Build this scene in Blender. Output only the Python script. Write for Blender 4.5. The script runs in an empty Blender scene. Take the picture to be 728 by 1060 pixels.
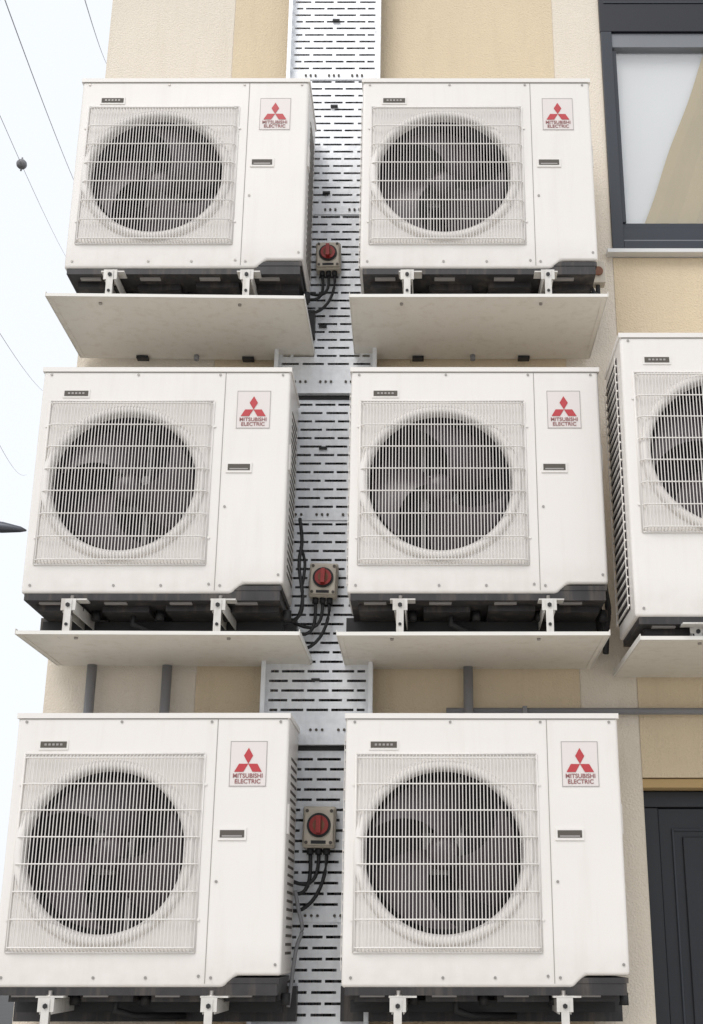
import bpy, bmesh, math, random
from mathutils import Vector, Matrix
random.seed(7)
scene = bpy.context.scene
ZC = 1.6          # camera height above the ground
WALL = 4.82       # distance of the facade from the camera

# ------------------------------------------------------------------ materials
def mat(name, col, rough=0.6, metal=0.0, var=0.06, nscale=6.0, bump=0.0, bscale=60.0,
        streak=0.0, streak_col=(0.25,0.22,0.18), spec=0.5, grime=0.0):
    m = bpy.data.materials.new(name); m.use_nodes = True
    nt = m.node_tree; N = nt.nodes; L = nt.links
    b = N['Principled BSDF']
    b.inputs['Roughness'].default_value = rough
    b.inputs['Metallic'].default_value = metal
    b.inputs['Specular IOR Level'].default_value = spec
    geo = N.new('ShaderNodeNewGeometry')
    nz = N.new('ShaderNodeTexNoise'); nz.inputs['Scale'].default_value = nscale
    nz.inputs['Detail'].default_value = 3
    L.new(geo.outputs['Position'], nz.inputs['Vector'])
    mx = N.new('ShaderNodeMix'); mx.data_type = 'RGBA'
    mx.inputs[6].default_value = (*[c*(1-var) for c in col], 1)
    mx.inputs[7].default_value = (*[min(1, c*(1+var)) for c in col], 1)
    L.new(nz.outputs['Fac'], mx.inputs[0])
    out = mx.outputs[2]
    def over(out, fac, c):
        m2 = N.new('ShaderNodeMix'); m2.data_type = 'RGBA'
        L.new(fac, m2.inputs[0]); L.new(out, m2.inputs[6]); m2.inputs[7].default_value = (*c, 1)
        return m2.outputs[2]
    if streak > 0:
        mp = N.new('ShaderNodeMapping'); mp.inputs['Scale'].default_value = (14, 14, 1.3)
        L.new(geo.outputs['Position'], mp.inputs['Vector'])
        n2 = N.new('ShaderNodeTexNoise'); n2.inputs['Scale'].default_value = 1.6
        n2.inputs['Detail'].default_value = 5; n2.inputs['Roughness'].default_value = 0.65
        L.new(mp.outputs[0], n2.inputs['Vector'])
        rp = N.new('ShaderNodeValToRGB')
        rp.color_ramp.elements[0].position = 0.5; rp.color_ramp.elements[0].color = (0,0,0,1)
        rp.color_ramp.elements[1].position = 0.8; rp.color_ramp.elements[1].color = (streak,streak,streak,1)
        L.new(n2.outputs['Fac'], rp.inputs[0])
        out = over(out, rp.outputs[0], streak_col)
    if grime > 0:
        # dust that gathers along the bottom of the panel (object space height)
        tc = N.new('ShaderNodeTexCoord'); sx = N.new('ShaderNodeSeparateXYZ'); L.new(tc.outputs['Object'], sx.inputs[0])
        mr = N.new('ShaderNodeMapRange'); mr.inputs['From Min'].default_value = 0.0; mr.inputs['From Max'].default_value = 0.14
        mr.inputs['To Min'].default_value = grime; mr.inputs['To Max'].default_value = 0.0
        L.new(sx.outputs['Z'], mr.inputs['Value'])
        n4 = N.new('ShaderNodeTexNoise'); n4.inputs['Scale'].default_value = 22; n4.inputs['Detail'].default_value = 4
        L.new(geo.outputs['Position'], n4.inputs['Vector'])
        mu = N.new('ShaderNodeMath'); mu.operation = 'MULTIPLY'; L.new(mr.outputs[0], mu.inputs[0]); L.new(n4.outputs['Fac'], mu.inputs[1])
        out = over(out, mu.outputs[0], (0.36,0.31,0.25))
    L.new(out, b.inputs['Base Color'])
    if bump > 0:
        n3 = N.new('ShaderNodeTexNoise'); n3.inputs['Scale'].default_value = bscale
        n3.inputs['Detail'].default_value = 1
        L.new(geo.outputs['Position'], n3.inputs['Vector'])
        bp = N.new('ShaderNodeBump'); bp.inputs['Strength'].default_value = bump
        bp.inputs['Distance'].default_value = 0.01
        L.new(n3.outputs['Fac'], bp.inputs['Height'])
        L.new(bp.outputs[0], b.inputs['Normal'])
    return m

M = {}
M['casing']  = mat('casing_paint', (0.825,0.795,0.765), 0.36, var=0.02, nscale=1.6, bump=0.7, bscale=2.6, streak=0.12, streak_col=(0.50,0.44,0.36), grime=0.35)
M['guard']   = mat('guard_plastic', (0.79,0.76,0.73), 0.5, var=0.03)
M['wire']    = mat('guard_wire', (0.72,0.69,0.665), 0.5, var=0.05, nscale=12)
M['lid']     = mat('lid_paint', (0.825,0.795,0.765), 0.40, var=0.02)
M['seam']    = mat('seam_shadow', (0.34,0.32,0.30), 0.8)
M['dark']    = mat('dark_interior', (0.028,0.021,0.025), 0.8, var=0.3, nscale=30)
M['coil']    = mat('coil_fins', (0.050,0.038,0.044), 0.6, 0.2, var=0.4, nscale=80)
M['fan']     = mat('fan_plastic', (0.078,0.060,0.068), 0.35, var=0.2, nscale=12)
M['motor']   = mat('motor_metal', (0.36,0.34,0.33), 0.4, 0.2)
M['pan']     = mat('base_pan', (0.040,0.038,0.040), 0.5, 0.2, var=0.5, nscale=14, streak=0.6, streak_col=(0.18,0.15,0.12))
M['sticker'] = mat('sticker_white', (0.77,0.72,0.70), 0.3, var=0.01)
M['red']     = mat('logo_red', (0.50,0.05,0.06), 0.4, var=0.03)
M['text']    = mat('logo_text', (0.32,0.13,0.13), 0.5)
M['recess']  = mat('recess_dark', (0.10,0.088,0.075), 0.7)
M['screw']   = mat('screw_head', (0.36,0.34,0.32), 0.35, 0.6)
M['bracket'] = mat('bracket_paint', (0.68,0.66,0.63), 0.45, 0.1, var=0.14, nscale=25, streak=0.5, streak_col=(0.22,0.16,0.11))
M['rubber']  = mat('rubber_black', (0.02,0.02,0.022), 0.6)
M['galv']    = mat('galvanised_steel', (0.80,0.82,0.85), 0.50, 0.35, var=0.12, nscale=35, bump=0.15, bscale=40, streak=0.32, streak_col=(0.40,0.41,0.43))
M['tray']    = mat('tray_paint', (0.74,0.70,0.63), 0.5, 0.0, var=0.06, nscale=3, bump=0.7, bscale=3.5, streak=0.38, streak_col=(0.46,0.38,0.28))
M['trayedge']= mat('tray_edge', (0.80,0.78,0.74), 0.45, 0.0, var=0.07, nscale=9)
M['tan']     = mat('stucco_tan', (0.74,0.615,0.44), 0.9, var=0.07, nscale=2.0, bump=0.4, bscale=140, streak=0.2, streak_col=(0.50,0.40,0.27))
M['cream']   = mat('stucco_cream', (0.80,0.725,0.62), 0.9, var=0.06, nscale=2.0, bump=0.4, bscale=140, streak=0.18, streak_col=(0.55,0.47,0.36))
M['ochre']   = mat('stucco_ochre', (0.52,0.37,0.18), 0.9, var=0.06, nscale=3)
M['frame']   = mat('anthracite_frame', (0.034,0.040,0.052), 0.38, 0.1, var=0.08)
M['doork']   = mat('door_black', (0.018,0.020,0.026), 0.4, 0.1, var=0.08)
M['frame_l'] = mat('grey_rail_highlight', (0.20,0.21,0.23), 0.4, 0.2)
M['frame_k'] = mat('shutter_box', (0.008,0.009,0.016), 0.4)
M['sill']    = mat('sill_metal', (0.70,0.70,0.70), 0.4, 0.2)
M['pale_reflection']   = mat('pale_reflection_tone', (0.84,0.83,0.84), 0.8, var=0.07, nscale=2)  # pale tone standing in for bright sky mirrored in the window
M['tan_reflection'] = mat('tan_reflection_tone', (0.46,0.34,0.14), 0.8, var=0.12, nscale=4)  # tan tone standing in for a wall mirrored in the window
M['pipe']    = mat('grey_conduit', (0.25,0.25,0.265), 0.5, var=0.1, nscale=10)
M['pvc']     = mat('cable_sheath', (0.15,0.155,0.17), 0.5, var=0.2, nscale=10)
M['boxgrey'] = mat('switch_housing', (0.57,0.52,0.44), 0.5, var=0.06, nscale=20, streak=0.4)
M['redsw']   = mat('switch_red', (0.33,0.022,0.018), 0.4, var=0.25, nscale=60)
M['asphalt'] = mat('asphalt', (0.06,0.06,0.06), 0.9, var=0.2, nscale=3)
M['paving']  = mat('paving', (0.50,0.48,0.44), 0.9, var=0.12, nscale=1.5)
M['lamp']    = mat('lamp_metal', (0.10,0.11,0.13), 0.4, 0.5)
M['rust']    = mat('rusty_brown', (0.22,0.10,0.06), 0.7, var=0.3, nscale=40)
M['marker']  = mat('marker_grey', (0.20,0.20,0.21), 0.5)
g = bpy.data.materials.new('window_glass'); g.use_nodes = True
nt = g.node_tree; nt.nodes.clear()
o = nt.nodes.new('ShaderNodeOutputMaterial'); mixs = nt.nodes.new('ShaderNodeMixShader')
tr = nt.nodes.new('ShaderNodeBsdfTransparent'); gl = nt.nodes.new('ShaderNodeBsdfGlossy')
gl.inputs['Roughness'].default_value = 0.02; tr.inputs['Color'].default_value = (0.93,0.95,0.95,1)
mixs.inputs[0].default_value = 0.25
nt.links.new(tr.outputs[0], mixs.inputs[1]); nt.links.new(gl.outputs[0], mixs.inputs[2]); nt.links.new(mixs.outputs[0], o.inputs[0])
M['glass'] = g

# ------------------------------------------------------------------ mesh builder
class MB:
    def __init__(s): s.v=[]; s.f=[]; s.m=[]; s.ms=[]; s.sm=[]
    def mi(s, k):
        if k not in s.ms: s.ms.append(k)
        return s.ms.index(k)
    def face(s, pts, k, smooth=False):
        n=len(s.v); s.v += [tuple(p) for p in pts]; s.f.append(tuple(range(n,n+len(pts)))); s.m.append(s.mi(k)); s.sm.append(smooth)
    def box(s,x0,x1,y0,y1,z0,z1,k):
        n=len(s.v)
        s.v += [(x0,y0,z0),(x1,y0,z0),(x1,y1,z0),(x0,y1,z0),(x0,y0,z1),(x1,y0,z1),(x1,y1,z1),(x0,y1,z1)]
        for q in [(0,3,2,1),(4,5,6,7),(0,1,5,4),(1,2,6,5),(2,3,7,6),(3,0,4,7)]:
            s.f.append(tuple(n+i for i in q)); s.m.append(s.mi(k)); s.sm.append(False)
    def tube(s, pts, r, k, n=8, cap=True, rs=None):
        pts=[Vector(p) for p in pts]; rings=[]
        for i,p in enumerate(pts):
            d=(pts[min(i+1,len(pts)-1)]-pts[max(i-1,0)]).normalized()
            a=d.cross(Vector((0,0,1)))
            if a.length<0.1: a=d.cross(Vector((0,1,0)))
            a.normalize(); b=d.cross(a).normalized()
            rr=rs[i] if rs else r
            base=len(s.v)
            for j in range(n):
                t=2*math.pi*(j+0.5)/n
                s.v.append(tuple(p+a*rr*math.cos(t)+b*rr*math.sin(t)))
            rings.append(base)
        for i in range(len(rings)-1):
            for j in range(n):
                s.f.append((rings[i]+j,rings[i]+(j+1)%n,rings[i+1]+(j+1)%n,rings[i+1]+j)); s.m.append(s.mi(k)); s.sm.append(n>4)
        if cap:
            for b0 in (rings[0],rings[-1]):
                s.f.append(tuple(b0+j for j in range(n))); s.m.append(s.mi(k)); s.sm.append(False)
    def lathe(s, cx, cz, prof, k, n=72):      # axis along Y
        rings=[]
        for r,y in prof:
            b=len(s.v)
            for j in range(n):
                t=2*math.pi*j/n; s.v.append((cx+r*math.cos(t),y,cz+r*math.sin(t)))
            rings.append(b)
        for i in range(len(rings)-1):
            for j in range(n):
                s.f.append((rings[i]+j,rings[i]+(j+1)%n,rings[i+1]+(j+1)%n,rings[i+1]+j)); s.m.append(s.mi(k)); s.sm.append(True)
    def disc(s,cx,y,cz,r,k,n=48):
        s.face([(cx+r*math.cos(2*math.pi*j/n),y,cz+r*math.sin(2*math.pi*j/n)) for j in range(n)],k)
    def mesh(s,name,recalc=True):
        me=bpy.data.meshes.new(name); me.from_pydata(s.v,[],s.f)
        for k in s.ms: me.materials.append(M[k])
        me.polygons.foreach_set('material_index',s.m); me.polygons.foreach_set('use_smooth',s.sm)
        if recalc:
            bm=bmesh.new(); bm.from_mesh(me); bmesh.ops.recalc_face_normals(bm,faces=bm.faces); bm.to_mesh(me); bm.free()
        me.update(); return me
def put(name, me, parent=None, loc=(0,0,0), rot=(0,0,0), bevel=0):
    ob=bpy.data.objects.new(name, me); scene.collection.objects.link(ob)
    ob.location=loc; ob.rotation_euler=rot
    if parent: ob.parent=parent
    if bevel:
        md=ob.modifiers.new('bevel','BEVEL'); md.width=bevel; md.segments=2; md.limit_method='ANGLE'
    return ob
def empty(name, loc=(0,0,0), rot=(0,0,0)):
    e=bpy.data.objects.new(name,None); e.empty_display_size=0.1; scene.collection.objects.link(e)
    e.location=loc; e.rotation_euler=rot; return e

# ------------------------------------------------------------------ AC unit parts (local: x right, y back, z up, origin = front bottom left)
def casing_mesh(W,H,Dp,cx,cz,R,notch=True,name='casing'):
    b=MB()
    if notch:
        prof=[(0,0),(W*0.80,0),(W*0.845,0.036),(W,0.036),(W,H),(0,H)]
    else: prof=[(0,0),(W,0),(W,H),(0,H)]
    n=len(prof)
    b.face([(x,0,z) for x,z in prof],'casing'); b.face([(x,Dp,z) for x,z in reversed(prof)],'casing')
    for i in range(n):
        (x0,z0),(x1,z1)=prof[i],prof[(i+1)%n]
        b.face([(x0,0,z0),(x0,Dp,z0),(x1,Dp,z1),(x1,0,z1)],'casing')
    me=b.mesh('tmp')
    bm=bmesh.new(); bm.from_mesh(me); bmesh.ops.remove_doubles(bm,verts=bm.verts,dist=1e-5)
    bmesh.ops.recalc_face_normals(bm,faces=bm.faces); bm.to_mesh(me); bm.free()
    ob=put('tmp',me); md=ob.modifiers.new('b','BEVEL'); md.width=0.011; md.segments=4
    c=MB(); c.tube([(cx,-0.1,cz),(cx,0.21,cz)],R+0.016,'dark',n=96)
    co=put('cut',c.mesh('cut'))
    bo=ob.modifiers.new('x','BOOLEAN'); bo.operation='DIFFERENCE'; bo.object=co; bo.solver='EXACT'
    dg=bpy.context.evaluated_depsgraph_get()
    res=bpy.data.meshes.new_from_object(ob.evaluated_get(dg)); res.name=name
    bpy.data.objects.remove(ob); bpy.data.objects.remove(co)
    for p in res.polygons: p.use_smooth=False
    return res

def guard_mesh(cx,cz,R,x0,x1,z0,z1,name):
    b=MB()
    b.lathe(cx,cz,[(R+0.038,0.001),(R+0.035,-0.008),(R+0.025,-0.014),(R+0.011,-0.014),(R+0.001,-0.006),(R-0.002,0.020)],'guard',96)
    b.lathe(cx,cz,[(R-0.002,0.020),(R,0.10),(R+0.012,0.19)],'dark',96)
    b.disc(cx,0.195,cz,R+0.015,'coil',64)
    yw=-0.019
    nW=int((x1-x0)/0.0118)
    for i in range(nW+1):
        x=x0+(x1-x0)*i/nW
        e=min(i,nW-i); yy=yw if e>1 else yw+(2-e)*0.007
        b.tube([(x,0.001,z0),(x,yy*0.8,z0+0.006),(x,yy,z0+0.014),(x+random.uniform(-.0006,.0006),yy,(z0+z1)/2),(x,yy,z1-0.014),(x,yy*0.8,z1-0.006),(x,0.001,z1)],0.00215,'wire',4,False)
    nH=7
    for i in range(nH+1):
        z=z0+0.012+(z1-z0-0.024)*i/nH
        b.tube([(x0-0.001,0.001,z),(x0+0.005,yw*0.8+0.001,z),(x0+0.016,yw-0.001,z),(x1-0.016,yw-0.001,z),(x1-0.005,yw*0.8+0.001,z),(x1+0.001,0.001,z)],0.0026,'guard',5,False)
    for (a,c2) in (((x0-0.003,z0-0.003),(x1+0.003,z0-0.003)),((x0-0.003,z1+0.003),(x1+0.003,z1+0.003)),((x0-0.003,z0-0.003),(x0-0.003,z1+0.003)),((x1+0.003,z0-0.003),(x1+0.003,z1+0.003))):
        b.tube([(a[0],-0.002,a[1]),(c2[0],-0.002,c2[1])],0.0038,'guard',6)
    for z in (z0+0.10,z1-0.10):
        for x in (x0-0.010,x1+0.010):
            b.tube([(x,0,z),(x,-0.004,z)],0.005,'lid',10)
    for dx in (-0.06,0.06): b.box(cx+dx-0.007,cx+dx+0.007,0.150,0.165,cz-R*0.98,cz+R*0.98,'motor')
    b.box(cx-0.07,cx+0.07,0.13,0.149,cz-0.07,cz+0.07,'motor')
    return b.mesh(name)

def fan_mesh(R,name):
    b=MB()
    b.lathe(0,0,[(0.0005,0.035),(0.03,0.038),(0.05,0.05),(0.056,0.075),(0.056,0.12)],'fan',40)
    for k in range(3):
        a0=2*math.pi*k/3; nr,na=8,14; idx=[]
        for i in range(nr+1):
            r=0.05+(R-0.018-0.05)*i/nr; row=[]
            span=math.radians(60+26*(i/nr)); sweep=math.radians(30)*(i/nr)
            for j in range(na+1):
                t=a0+sweep+span*(j/na)
                y=0.040+0.085*(1-j/na)-0.014*math.sin(math.pi*j/na)
                row.append(len(b.v)); b.v.append((r*math.cos(t),y,r*math.sin(t)))
            idx.append(row)
        for i in range(nr):
            for j in range(na):
                b.f.append((idx[i][j],idx[i][j+1],idx[i+1][j+1],idx[i+1][j])); b.m.append(b.mi('fan')); b.sm.append(True)
    return b.mesh(name,False)

def trim_mesh(W,H,Dp,name,side='right',seamx=0.692):
    b=MB()
    b.box(-0.004,W+0.004,-0.005,Dp+0.004,H-0.012,H+0.006,'lid')
    b.box(0.006,W-0.006,-0.0012,0.004,H-0.0155,H-0.0122,'seam')
    b.box(seamx,seamx+0.0026,-0.0010,0.004,0.012,H-0.016,'seam')
    for x,z in ((0.03,H-0.024),(0.36,H-0.024),(seamx-0.02,H-0.024),(W-0.03,H-0.024),(seamx+0.022,0.33),(seamx-0.02,0.035),(seamx+0.02,0.03),(0.03,0.03),(0.33,0.03),(W-0.02,0.07),(0.50,0.03)):
        b.tube([(x,0.001,z),(x,-0.003,z)],0.0048,'screw',10)
    x0,x1,z0,z1=0.080,0.182,H-0.120,H-0.086
    b.box(x0,x1,-0.003,0.002,z0,z1,'lid'); b.box(x0+0.006,x1-0.006,-0.0045,-0.0031,z0+0.007,z1-0.006,'recess')
    for i in range(5): b.box(x0+0.020+i*0.0135,x0+0.028+i*0.0135,-0.0055,-0.0046,z0+0.014,z1-0.013,'motor')
    x0,x1,z0,z1=0.712,0.808,H-0.422,H-0.382
    b.box(x0,x1,-0.004,0.002,z0,z1,'lid'); b.box(x0+0.007,x1-0.007,-0.0055,-0.0041,z0+0.009,z1-0.007,'recess')
    b.box(x0+0.014,x1-0.014,-0.0065,-0.0056,z0+0.011,z0+0.016,'motor')
    x0,x1,z0,z1=0.740,0.868,H-0.245,H-0.090
    b.box(x0,x1,-0.0016,0.001,z0,z1,'sticker')
    for a,bb,c,d in ((x0+.001,x1-.001,z1-.003,z1-.001),(x0+.001,x1-.001,z0+.001,z0+.003),(x0+.001,x0+.003,z0+.003,z1-.003),(x1-.003,x1-.001,z0+.003,z1-.003)):
        b.box(a,bb,-0.0022,-0.0015,c,d,'motor')
    ccx,ccz,s=(x0+x1)/2,z1-0.078,0.0315
    for ang in (90,210,330):
        p=[(0,0)]
        for dd,l in ((-30,1),(0,math.sqrt(3)),(30,1)):
            t=math.radians(ang+dd); p.append((s*l*math.cos(t),s*l*math.sin(t)))
        b.face([(ccx+px,-0.0030,ccz+pz) for px,pz in p],'red')
    if side=='right':
        z=0.10
        while z<H-0.12:
            b.box(W-0.001,W+0.0015,0.10,Dp-0.05,z,z+0.009,'recess'); z+=0.028
        b.box(W-0.001,W+0.006,0.03,0.075,H*0.55,H*0.55+0.10,'lid')
    b.box(-0.0015,0.001,0.09,Dp-0.012,0.05,H-0.05,'dark')
    z=0.06
    while z<H-0.06:
        b.box(-0.007,-0.0016,0.085,Dp-0.010,z,z+0.006,'lid'); z+=0.034
    for y in (0.085,Dp-0.012): b.box(-0.009,-0.0071,y,y+0.008,0.05,H-0.05,'lid')
    return b.mesh(name)

def base_mesh(W,Dp,name,shade_beam=True):
    b=MB()
    b.box(0.012,W-0.012,0.006,Dp-0.006,-0.024,0.012,'pan')
    b.box(W*0.81,W-0.006,0.004,Dp-0.004,0.0125,0.030,'pan')
    for i in range(4):
        x=0.04+i*0.235
        if x+0.16<W:
            b.box(x,x+0.17,0.07+0.02*(i%2),Dp-0.05,-0.046,-0.0245,'pan')
            b.tube([(x+0.195,Dp*0.5,-0.021),(x+0.195,Dp*0.5,-0.060)],0.016,'rubber',14)
            b.box(x+0.02,x+0.10,0.03,0.05,-0.030,-0.0242,'motor')
    if shade_beam:
        b.box(-0.02,W+0.02,Dp+0.005,Dp+0.055,-0.120,-0.006,'pan')  # dark beam added to stand in for shade under the unit
        b.box(0.02,W-0.02,Dp-0.10,Dp-0.07,-0.085,-0.047,'rubber')
        b.tube([(W*0.40,Dp*0.45,-0.03),(W*0.40,Dp*0.45,-0.075),(W*0.46,Dp*0.55,-0.095),(W*0.62,Dp*0.9,-0.10)],0.012,'rubber',10)
    for fx in (0.20,0.73):
        b.box(fx-0.045,fx+0.045,-0.022,0.03,-0.030,-0.0247,'bracket')
        b.box(fx-0.045,fx+0.045,Dp-0.03,Dp+0.004,-0.030,-0.0247,'bracket')
    return b.mesh(name)

def text_curve(s,size):
    c=bpy.data.curves.new(s.lower(),'FONT'); c.body=s; c.size=size; c.align_x='CENTER'; c.extrude=0.0002; c.offset=0.0003
    c.materials.append(M['text']); return c
T1=text_curve('MITSUBISHI',0.0205); T2=text_curve('ELECTRIC',0.0205)

def unit_kit(W,H,Dp,R,cx,cz,gx0,gx1,gz0,gz1,tag,notch=True):
    return dict(W=W,H=H,D=Dp,cx=cx,cz=cz,
      casing=casing_mesh(W,H,Dp,cx,cz,R,notch,'casing_'+tag),
      guard=guard_mesh(cx,cz,R,gx0,gx1,gz0,gz1,'guard_'+tag),
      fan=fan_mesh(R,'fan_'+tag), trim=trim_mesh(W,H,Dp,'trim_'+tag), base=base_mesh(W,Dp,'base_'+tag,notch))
KA=unit_kit(0.940,0.885,0.33,0.267,0.335,0.428,0.040,0.652,0.110,0.748,'a')
KB=unit_kit(1.05,1.065,0.36,0.277,0.365,0.605,0.045,0.690,0.305,0.910,'b',False)

def place_unit(K,x,y,z,rz=0.0):
    e=empty('air_conditioner_outdoor_unit',(x,y,z+ZC),(0,0,rz))
    put('casing',K['casing'],e); put('fan_guard',K['guard'],e)
    put('fan',K['fan'],e,(K['cx'],0,K['cz']),(0,random.uniform(0,6.28),0))
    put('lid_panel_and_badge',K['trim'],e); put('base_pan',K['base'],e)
    for i,c in enumerate((T1,T2)):
        put('badge_text_%d'%(i+1),c,e,(0.804,-0.0032,K['H']-0.245+0.030-0.019*i),(math.pi/2,0,0))
    return e
YF=4.35
rows=[2.514,1.192,-0.130]
LX=[-1.400,-1.432,-1.392]; RX=[-0.238,-0.262,-0.256]
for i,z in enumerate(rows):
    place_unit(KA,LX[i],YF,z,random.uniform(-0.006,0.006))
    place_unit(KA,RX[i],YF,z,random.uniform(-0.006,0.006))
place_unit(KB,0.732,4.15,1.055)

# ------------------------------------------------------------------ brackets
def bracket_mesh(yf,drop=0.165):
    b=MB(); L=WALL-yf
    b.box(-0.020,0.020,-L,-0.0065,-0.034,-0.0305,'bracket')
    hb=min(0.075,drop-0.01)
    b.box(-0.020,-0.0165,-L,-0.0065,-hb,-0.0345,'bracket')
    b.box(0.0165,0.020,-L,-0.0065,-hb,-0.0345,'bracket')
    b.box(-0.032,0.032,-0.006,-0.001,-min(0.125,drop-0.01),-0.02,'bracket')
    b.box(-0.026,0.026,-L-0.006,-L-0.0005,-hb+0.007,-0.026,'bracket')
    b.tube([(0,-L+0.035,-drop+0.01),(0,-L+0.035,-0.005)],0.007,'screw',8)
    b.tube([(0,-L+0.035,-0.030),(0,-L+0.035,-0.018)],0.014,'screw',6)
    b.box(-0.013,0.013,-L-0.010,-L-0.0065,-drop,-0.030,'bracket')
    b.box(-0.030,0.030,-L-0.0100,-L+0.03,-drop-0.0008,-drop+0.0025,'bracket')
    b.tube([(0,-L-0.0101,-0.05),(0,-L-0.016,-0.05)],0.008,'rubber',6)
    if drop>0.12: b.tube([(0,-L-0.0101,-0.12),(0,-L-0.014,-0.12)],0.006,'rubber',6)
    b.box(-0.016,0.016,-L+0.03,-L+0.07,-0.0295,-0.021,'rubber')
    return b.mesh('wall_bracket')
BM=bracket_mesh(4.315); BM2=bracket_mesh(4.19,0.073)
for i,z in enumerate(rows):
    for X in (LX[i],RX[i]):
        for fx in (0.20,0.73): put('wall_bracket',BM,None,(X+fx,WALL,z+ZC-0.004),(0,0,random.uniform(-0.03,0.03)))
for fx in (0.22,0.83): put('wall_bracket',BM2,None,(0.728+fx,WALL,1.049+ZC+0.012))

# ------------------------------------------------------------------ drip trays
def tray_mesh(w,d,blocks=True):
    b=MB()
    b.box(0,w,0,d,-0.002,0.0,'tray')
    b.box(0,w,-0.003,-0.0005,-0.004,0.009,'trayedge')
    b.box(-0.003,-0.0005,-0.004,d,-0.004,0.016,'trayedge'); b.box(w+0.0005,w+0.003,-0.004,d,-0.004,0.016,'trayedge')
    b.box(0,w,d+0.0005,d+0.004,-0.003,0.035,'tray')
    b.box(0.003,w-0.003,0.001,0.016,-0.0042,-0.0023,'tray')
    b.box(0.003,0.018,0.017,d-0.01,-0.0042,-0.0023,'tray'); b.box(w-0.018,w-0.003,0.017,d-0.01,-0.0042,-0.0023,'tray')
    for fx in (0.2,0.745):
        b.tube([(w*fx,0.05,-0.0021),(w*fx,0.05,-0.009)],0.007,'screw',6)
    if blocks:
        b.tube([(w*0.5,d-0.03,-0.003),(w*0.5,d-0.03,-0.025)],0.011,'pipe',12)
        for fx in (0.27,0.72): b.box(w*fx-0.026,w*fx+0.022,d-0.03,d+0.002,-0.016,-0.0046,'rubber')
    return b.mesh('drip_tray')
TM=tray_mesh(0.985,0.52); TM2=tray_mesh(0.945,0.54,False); TM3=tray_mesh(0.985,0.52,False)
trays=[(TM,-1.428,2.345,0.014),(TM,-0.268,2.340,-0.006),
       (TM3,-1.405,1.025,0.006),(TM2,-0.288,1.020,0.0),
       (TM3,-1.405,-0.305,0.0),(TM3,-0.268,-0.305,0.0)]
for me,x,z,ry in trays:
    put('drip_tray',me,None,(x,4.262,z+ZC),(random.uniform(-0.012,0.008),ry,random.uniform(-0.012,0.012)))
put('drip_tray',tray_mesh(1.05,0.63,False),None,(0.748,4.165,0.982+ZC),(0.0,0,0))

# ------------------------------------------------------------------ perforated cable tray
def cable_tray():
    b=MB(); x0,x1=-0.600,-0.180; y=4.735
    z=-1.3+ZC; zt=5.2+ZC; row=0
    def sheet(xa,xb,za,zb):
        b.face([(xa,y,za),(xb,y,za),(xb,y,zb),(xa,y,zb)],'galv')
    pitch=0.037; slot=0.0095
    while z<zt:
        sheet(x0,x1,z,z+pitch-slot)
        za,zb=z+pitch-slot,z+pitch
        cuts=[(0.024,0.096),(0.112,0.200),(0.216,0.304),(0.322,0.394)] if row%2==0 else [(0.030,0.060),(0.072,0.158),(0.170,0.252),(0.264,0.348),(0.360,0.390)]
        prev=0
        for a,c in cuts: sheet(x0+prev,x0+a,za,zb); prev=c
        sheet(x0+prev,x1,za,zb)
        z+=pitch; row+=1
    zz=-1.3+ZC
    while zz<zt:
        for xf,sx in ((x0,1),(x1,-1)):
            b.box(xf-0.0008,xf+0.0008,y-0.050,y-0.034,zz,zz+0.055,'galv')
            b.box(xf-0.0008,xf+0.0008,y-0.0335,y-0.016,zz,zz+0.026,'galv')
            b.box(xf-0.0008,xf+0.0008,y-0.0155,y-0.0005,zz,zz+0.055,'galv')
            xa,xb=sorted((xf+0.001*sx,xf+0.016*sx))
            b.box(xa,xb,y-0.0515,y-0.0502,zz,zz+0.055,'galv')
        zz+=0.055
    for zc,h in ((2.20,0.115),(0.765,0.11),(3.02,0.045),(1.62,0.045),(3.72,0.04),(0.10,0.045)):
        zc+=ZC
        b.box(x0+0.02,x1-0.02,y-0.005,y-0.0012,zc-h/2,zc+h/2,'galv')
        for i in range(3):
            for s in (-0.022,0,0.022):
                xx=x0+0.105+i*0.105
                b.tube([(xx+s,y-0.005,zc),(xx+s,y-0.011,zc)],0.0055,'recess',6)
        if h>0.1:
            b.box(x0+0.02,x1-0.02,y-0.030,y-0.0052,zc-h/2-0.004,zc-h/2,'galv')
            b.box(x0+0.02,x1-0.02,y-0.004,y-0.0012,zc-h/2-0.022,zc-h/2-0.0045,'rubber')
    for zc in (4.02,3.55,3.1,2.45,1.9,0.95,-0.3):
        dx=random.uniform(-0.03,0.03)
        b.box(x0+0.20+dx,x0+0.232+dx,y-0.012,y-0.002,zc+ZC,zc+ZC+0.010,'rubber')
    return b.mesh('perforated_cable_tray')
put('perforated_cable_tray',cable_tray())
b=MB()  # cables added behind the tray so its slots look shaded
x=-0.585
while x<-0.19:
    r=random.choice((0.011,0.013,0.016)); x+=r
    b.tube([(x,4.80-r*0.6+random.uniform(-.003,.003),-1.5+ZC),(x,4.795-r*0.6,1+ZC),(x+random.uniform(-.003,.003),4.80-r*0.6,3+ZC),(x,4.795-r*0.6,5.2+ZC)],r,random.choice(('pvc','pvc','rubber','pipe','pipe')),8)
    x+=r+0.001
put('slot_shade_cables',b.mesh('slot_shade_cables'))

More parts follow.
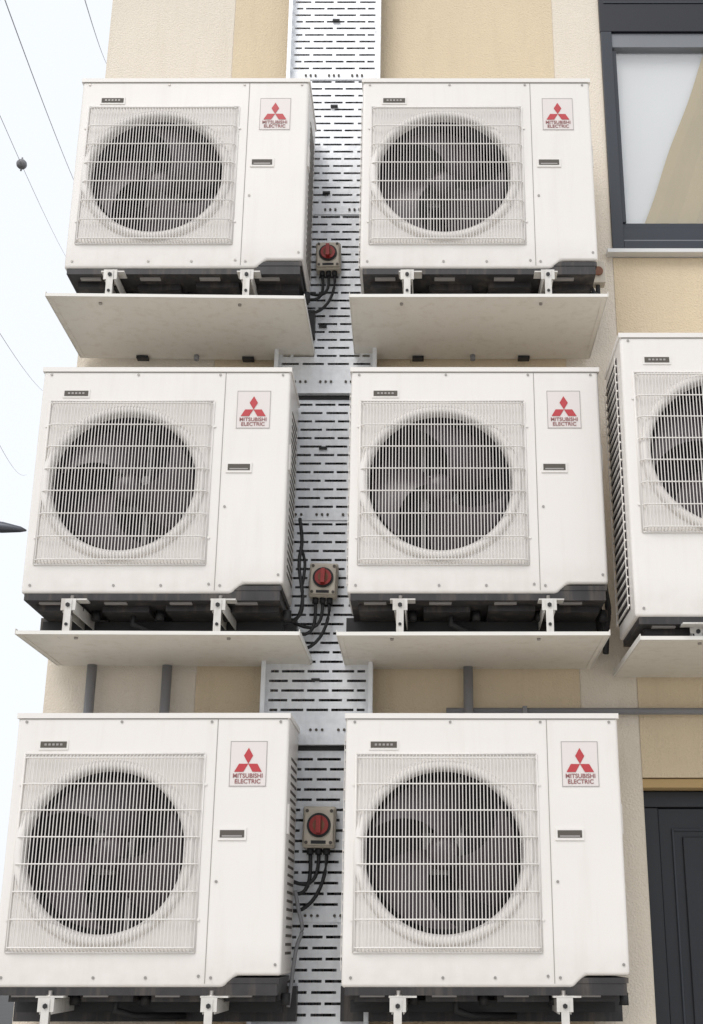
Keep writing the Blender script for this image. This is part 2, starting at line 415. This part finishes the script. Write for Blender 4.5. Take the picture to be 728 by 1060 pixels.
# ------------------------------------------------------------------ rotary isolator switches with cables
def switch(x,z,s=1.0,y=4.66):
    e=empty('isolator_switch',(x,y,z+ZC),(0,random.uniform(-0.03,0.03),0))
    b=MB(); w,h=0.055*s,0.068*s
    b.box(-w,w,0.012,0.062,-h,h,'boxgrey'); put('housing',b.mesh('housing'),e,bevel=0.008)
    b=MB(); b.box(-w*0.9,w*0.9,0.0,0.0115,-h*0.9,h*0.9,'boxgrey'); put('cover',b.mesh('cover'),e,bevel=0.005)
    b=MB()
    b.tube([(0,0.0,0.005),(0,-0.006,0.005)],0.040*s,'rubber',28)
    b.tube([(0,-0.0062,0.005),(0,-0.012,0.005)],0.032*s,'redsw',28)
    b.tube([(0,-0.0122,0.005),(0,-0.014,0.005)],0.020*s,'rust',20)
    b.box(-0.008*s,0.008*s,-0.034,-0.0143,-0.022*s,0.034*s,'redsw')
    for sx in (-1,1):
        for sz in (-1,1): b.tube([(sx*w*.74,0,sz*h*.76),(sx*w*.74,-0.003,sz*h*.76)],0.006*s,'recess',8)
    b.box(-0.025*s,0.025*s,-0.001,0.0005,-h*0.82,-h*0.66,'rubber')
    put('rotary_knob',b.mesh('rotary_knob'),e)
    b=MB()
    for k,(dx,end) in enumerate(((-0.028,(-0.105,0.02,-0.21)),(0.0,(-0.12,0.03,-0.16)),(0.027,(-0.13,0.04,-0.25)))):
        b.tube([(dx*s,0.035,-h),(dx*s,0.035,-h-0.022)],0.012*s,'rubber',10)
        p0=Vector((dx*s,0.035,-h-0.015)); p3=Vector((end[0],end[1],end[2]*s)); p1=p0+Vector((0.01,-0.01,-0.10-0.02*k)); p2=p3+Vector((0.08,-0.02,-0.03-0.02*k))
        pts=[]
        for t in [i/12 for i in range(13)]:
            pts.append((1-t)**3*p0+3*(1-t)**2*t*p1+3*(1-t)*t*t*p2+t**3*p3)
        b.tube(pts,0.0066*s,'rubber',8)
    put('cables',b.mesh('cables'),e)
switch(-0.389,2.76,0.95); switch(-0.374,1.335,1.0); switch(-0.366,0.405,1.08)
def cable(pts,r=0.007,k='rubber'):
    b=MB(); P=[Vector(p)+Vector((0,0,ZC)) for p in pts]; Q=[]
    for i in range(len(P)-1):
        a=P[max(i-1,0)];c=P[i];d=P[i+1];e=P[min(i+2,len(P)-1)]
        for t in [j/8 for j in range(8)]:
            Q.append(0.5*((2*c)+(-a+d)*t+(2*a-5*c+4*d-e)*t*t+(-a+3*c-3*d+e)*t**3))
    Q.append(P[-1]); b.tube(Q,r,k,8); put('black_cable',b.mesh('black_cable'))
cable([(-0.465,4.60,1.56),(-0.452,4.58,1.46),(-0.458,4.56,1.36),(-0.44,4.55,1.22),(-0.47,4.58,1.15),(-0.55,4.62,1.17)],0.007)
cable([(-0.46,4.62,1.45),(-0.440,4.60,1.38),(-0.445,4.58,1.28),(-0.45,4.60,1.18),(-0.52,4.6,1.14)],0.006)
cable([(-0.44,4.62,0.18),(-0.425,4.60,0.12),(-0.41,4.6,0.05),(-0.43,4.6,-0.02),(-0.45,4.6,-0.2)],0.007,'pipe')
cable([(0.690,4.62,2.62),(0.73,4.6,2.50),(0.70,4.62,2.42),(0.64,4.65,2.44)],0.008)
cable([(0.66,4.62,1.3),(0.68,4.6,1.18),(0.69,4.6,1.10),(0.66,4.65,1.04)],0.010)
cable([(0.70,4.62,1.32),(0.71,4.6,1.2),(0.70,4.6,1.12),(0.70,4.65,1.04)],0.012)
cable([(0.672,4.62,1.9),(0.678,4.6,1.6),(0.672,4.6,1.3),(0.68,4.65,1.1)],0.010)
b=MB(); b.box(-0.03,0.03,0,0.05,-0.05,0.05,'boxgrey'); b.tube([(0,0,0),(0,-0.012,0)],0.02,'rust',16); b.tube([(0,0.025,-0.05),(0,0.025,-0.09)],0.01,'rubber',10)
put('junction_box',b.mesh('junction_box'),None,(0.735,4.58,2.63+ZC),bevel=0.004)
# conduits on the wall
b=MB()
b.tube([(0.10,4.785,0.845+ZC),(3.4,4.785,0.845+ZC)],0.013,'pipe',12)
for x in (-1.265,-0.975,0.185): b.tube([(x,4.775,0.2+ZC),(x,4.775,1.05+ZC)],0.019,'pipe',12)
for x in (0.4,1.2,1.8): b.box(x-0.008,x+0.008,4.765,4.8195,0.828+ZC,0.862+ZC,'pipe')
put('wall_conduit',b.mesh('wall_conduit'))

# ------------------------------------------------------------------ building
bld=empty('rendered_building',(0,0,0))
b=MB(); T=0.30
def wp(x0,x1,z0,z1,k): b.box(x0,x1,WALL,WALL+T,z0+ZC,z1+ZC,k)
B0=-ZC; TOP=6.0
wp(-1.452,-0.8715,B0,TOP,'cream'); wp(-0.8685,0.6185,B0,TOP,'tan'); wp(0.6215,0.838,B0,TOP,'cream')
wp(0.842,7.0,0.60,2.835,'tan'); wp(2.50,7.0,2.838,4.42,'tan'); wp(0.842,7.0,4.423,TOP,'tan'); wp(1.95,7.0,B0,0.597,'cream')
b.box(-1.452,-0.0,WALL+T+0.002,WALL+7,B0+ZC,TOP+ZC,'cream')
b.box(0.002,7.0,WALL+1.6,WALL+7,B0+ZC,TOP+ZC,'cream')
b.box(-1.44,6.98,WALL+0.31,WALL+7,TOP+ZC+0.001,TOP+ZC+0.2,'sill')
b.box(0.003,7.0,WALL+T+0.002,WALL+1.59,0.70+ZC,0.9+ZC,'cream')
b.box(0.003,7.0,WALL+T+0.002,WALL+1.59,4.6+ZC,4.8+ZC,'cream')
put('walls',b.mesh('walls'),bld)
b=MB()
for x in (-0.87,0.62,0.84): b.box(x-0.0012,x+0.0012,WALL+0.002,WALL+0.05,B0+ZC,TOP+ZC,'cream')
put('joint_filler',b.mesh('joint_filler'),bld)
# window
b=MB(); y0=WALL-0.012
wx0,wx1=0.842,2.49
b.box(wx0,wx0+0.050,y0,y0+0.08,2.86+ZC,4.03+ZC,'frame')
b.box(wx0+0.051,wx1,y0+0.001,y0+0.08,2.86+ZC,2.915+ZC,'frame')
b.box(wx0+0.051,wx1,y0+0.010,y0+0.08,2.916+ZC,2.925+ZC,'frame_l')  # thin pale strip, a frame highlight put in as colour
b.box(wx0+0.051,wx1,y0+0.018,y0+0.08,2.926+ZC,2.985+ZC,'frame')
b.box(wx0+0.051,wx1,y0+0.030,y0+0.08,2.986+ZC,3.02+ZC,'frame')
b.box(wx0+0.0512,wx0+0.070,y0+0.022,y0+0.08,3.021+ZC,3.94+ZC,'frame')
b.box(wx0+0.051,wx1,y0+0.012,y0+0.08,3.95+ZC,4.028+ZC,'frame_l')
b.box(wx1-0.07,wx1,y0+0.002,y0+0.079,3.021+ZC,3.949+ZC,'frame')
b.box(1.64,1.70,y0+0.02,y0+0.079,3.021+ZC,3.949+ZC,'frame')
b.box(wx0-0.002,wx1,y0+0.0,y0+0.10,4.031+ZC,4.42+ZC,'frame_k')
b.box(wx0+0.02,wx1,y0-0.004,y0-0.001,4.19+ZC,4.198+ZC,'frame')
b.box(wx0-0.03,wx1+0.03,WALL-0.045,WALL+0.10,2.838+ZC,2.857+ZC,'sill')
put('window_frame',b.mesh('window_frame'),bld,bevel=0.002)
b=MB(); b.face([(wx0+0.06,y0+0.035,3.0+ZC),(wx1-0.02,y0+0.035,3.0+ZC),(wx1-0.02,y0+0.035,3.97+ZC),(wx0+0.06,y0+0.035,3.97+ZC)],'glass')
put('window_glass',b.mesh('window_glass'),bld)
b=MB(); yb=4.862
b.face([(0.895,yb+0.012,2.99+ZC),(2.44,yb+0.012,2.99+ZC),(2.44,yb+0.012,4.0+ZC),(0.895,yb+0.012,4.0+ZC)],'pale_reflection')  # pale sheet added behind the glass in place of a sky reflection
put('pale_reflection_sheet',b.mesh('pale_reflection_sheet'),bld)
b=MB(); n=16; prev=None  # sloped tan sheet added behind the glass, imitating a reflected wall
for i in range(n+1):
    z=3.0+0.98*i/n; xl=1.020+(z-3.096)*0.365+0.004*math.sin(i*0.7); cols=[]
    for j in range(21): cols.append((xl+j*0.05*(1-0.02*j),yb-0.005*math.sin(j*1.7),z+ZC))
    if prev:
        for j in range(20): b.face([prev[j],prev[j+1],cols[j+1],cols[j]],'tan_reflection',True)
    prev=cols
put('tan_reflection',b.mesh('tan_reflection'),bld)
# door
b=MB(); yd=WALL+0.10
b.box(0.842,1.948,yd,yd+0.06,0.50+ZC,0.56+ZC,'doork'); b.box(0.842,0.91,yd,yd+0.06,0,0.498+ZC,'doork'); b.box(1.88,1.948,yd,yd+0.06,0,0.498+ZC,'doork')
b.box(0.912,1.878,yd+0.015,yd+0.055,0.002,0.497+ZC,'doork')
b.box(0.96,0.968,yd+0.006,yd+0.0145,0.1,0.42+ZC,'frame'); b.box(1.80,1.808,yd+0.006,yd+0.0145,0.1,0.42+ZC,'frame'); b.box(0.9685,1.7995,yd+0.006,yd+0.0145,0.412+ZC,0.42+ZC,'frame')
for i in range(9):
    x=1.0+i*0.088; b.box(x,x+0.078,yd+0.004,yd+0.0145,0.12,0.39+ZC,'doork')
b.box(0.842,1.948,WALL+0.012,yd+0.07,0.563+ZC,0.597+ZC,'ochre')
put('door',b.mesh('door'),bld,bevel=0.003)

# ------------------------------------------------------------------ ground
b=MB(); b.face([(-400,-400,0),(400,-400,0),(400,400,0),(-400,400,0)],'asphalt'); put('ground',b.mesh('ground'))
b=MB(); b.box(-30,30,-14,4.80,0.004,0.12,'paving'); put('pavement',b.mesh('pavement'),bevel=0.01)

# ------------------------------------------------------------------ power lines, marker ball, street lamp
def wire(A,B,r=0.006,ext=(1.2,1.0)):
    A=Vector(A);B=Vector(B);d=B-A; pts=[]
    for i in range(25):
        t=-ext[0]+(1+ext[0]+ext[1])*i/24
        p=A+d*t; p.z+=ZC+0.12*((t-0.5)**2-0.25); pts.append(p)
    b=MB(); b.tube(pts,r,'marker',6); put('power_line',b.mesh('power_line'))
wire((-4.07,10,8.76),(-7.22,22,15.1),0.0055)
wire((-3.286,10,8.76),(-6.69,22,17.75),0.005)
wire((-3.97,10,7.41),(-7.25,22,13.31),0.003)
wire((-3.72,10,5.12),(-6.66,20,9.21),0.0025)
wire((-3.61,10,4.06),(-6.83,20,7.59),0.002)
b=MB(); b.lathe(0,0,[(0.0005,-0.062),(0.033,-0.053),(0.055,-0.029),(0.062,0),(0.055,0.029),(0.033,0.053),(0.0005,0.062)],'marker',20)
b.tube([(0,0,-0.09),(0,0,0.09)],0.010,'marker',8)
put('line_marker_ball',b.mesh('line_marker_ball'),None,(-4.69,12.64,8.71+ZC-0.02))
lamp=empty('street_lamp',(-3.5,8.0,0))
b=MB(); b.tube([(0,0,0.0),(0,0,0.9)],0.09,'lamp',14); b.tube([(0,0,0.9),(0,0,4.3)],0,'lamp',14,rs=[0.06,0.035]); put('pole',b.mesh('pole'),lamp)
b=MB(); b.tube([(0,0,4.28),(0.2,0,4.33),(0.5,0,4.27)],0.022,'lamp',10)
b.tube([(0.45,0,4.275),(0.52,0,4.268),(0.70,0,4.25),(0.82,0,4.236),(0.86,0,4.228)],0,'lamp',14,rs=[0.025,0.045,0.038,0.02,0.006]); put('head',b.mesh('head'),lamp)

# ------------------------------------------------------------------ light and sky
sd=Vector((-0.30,-0.62,0.80)).normalized()
el=math.asin(sd.z); az=math.atan2(sd.x,sd.y)
w=bpy.data.worlds.new('World'); scene.world=w; w.use_nodes=True
nt=w.node_tree; bg=nt.nodes['Background']
sky=nt.nodes.new('ShaderNodeTexSky'); sky.sky_type='NISHITA'; sky.sun_disc=False; sky.sun_elevation=el; sky.sun_rotation=az
sky.air_density=1.0; sky.dust_density=6.0
mx=nt.nodes.new('ShaderNodeMix'); mx.data_type='RGBA'; mx.inputs[0].default_value=0.88
mx.inputs[7].default_value=(8.8,9.1,9.5,1)
nt.links.new(sky.outputs[0],mx.inputs[6]); nt.links.new(mx.outputs[2],bg.inputs[0]); bg.inputs[1].default_value=0.120
sl=bpy.data.lights.new('sun','SUN'); sl.energy=1.30; sl.angle=math.radians(28); sl.color=(1,0.965,0.925)
so=bpy.data.objects.new('sun',sl); scene.collection.objects.link(so); so.rotation_euler=(-sd).to_track_quat('-Z','Y').to_euler(); so.location=(-5,-8,15)
scene.view_settings.view_transform='Standard'; scene.view_settings.look='None'; scene.view_settings.exposure=0

cam=bpy.data.cameras.new('camera'); co=bpy.data.objects.new('camera',cam); scene.collection.objects.link(co)
cam.sensor_fit='VERTICAL'; cam.sensor_height=24; cam.lens=24*1300/1060; cam.shift_x=-71/1060
cam.clip_end=2000; cam.clip_start=0.05
co.location=(0,0,ZC); co.rotation_euler=(math.radians(90+19.03),0,0); scene.camera=co
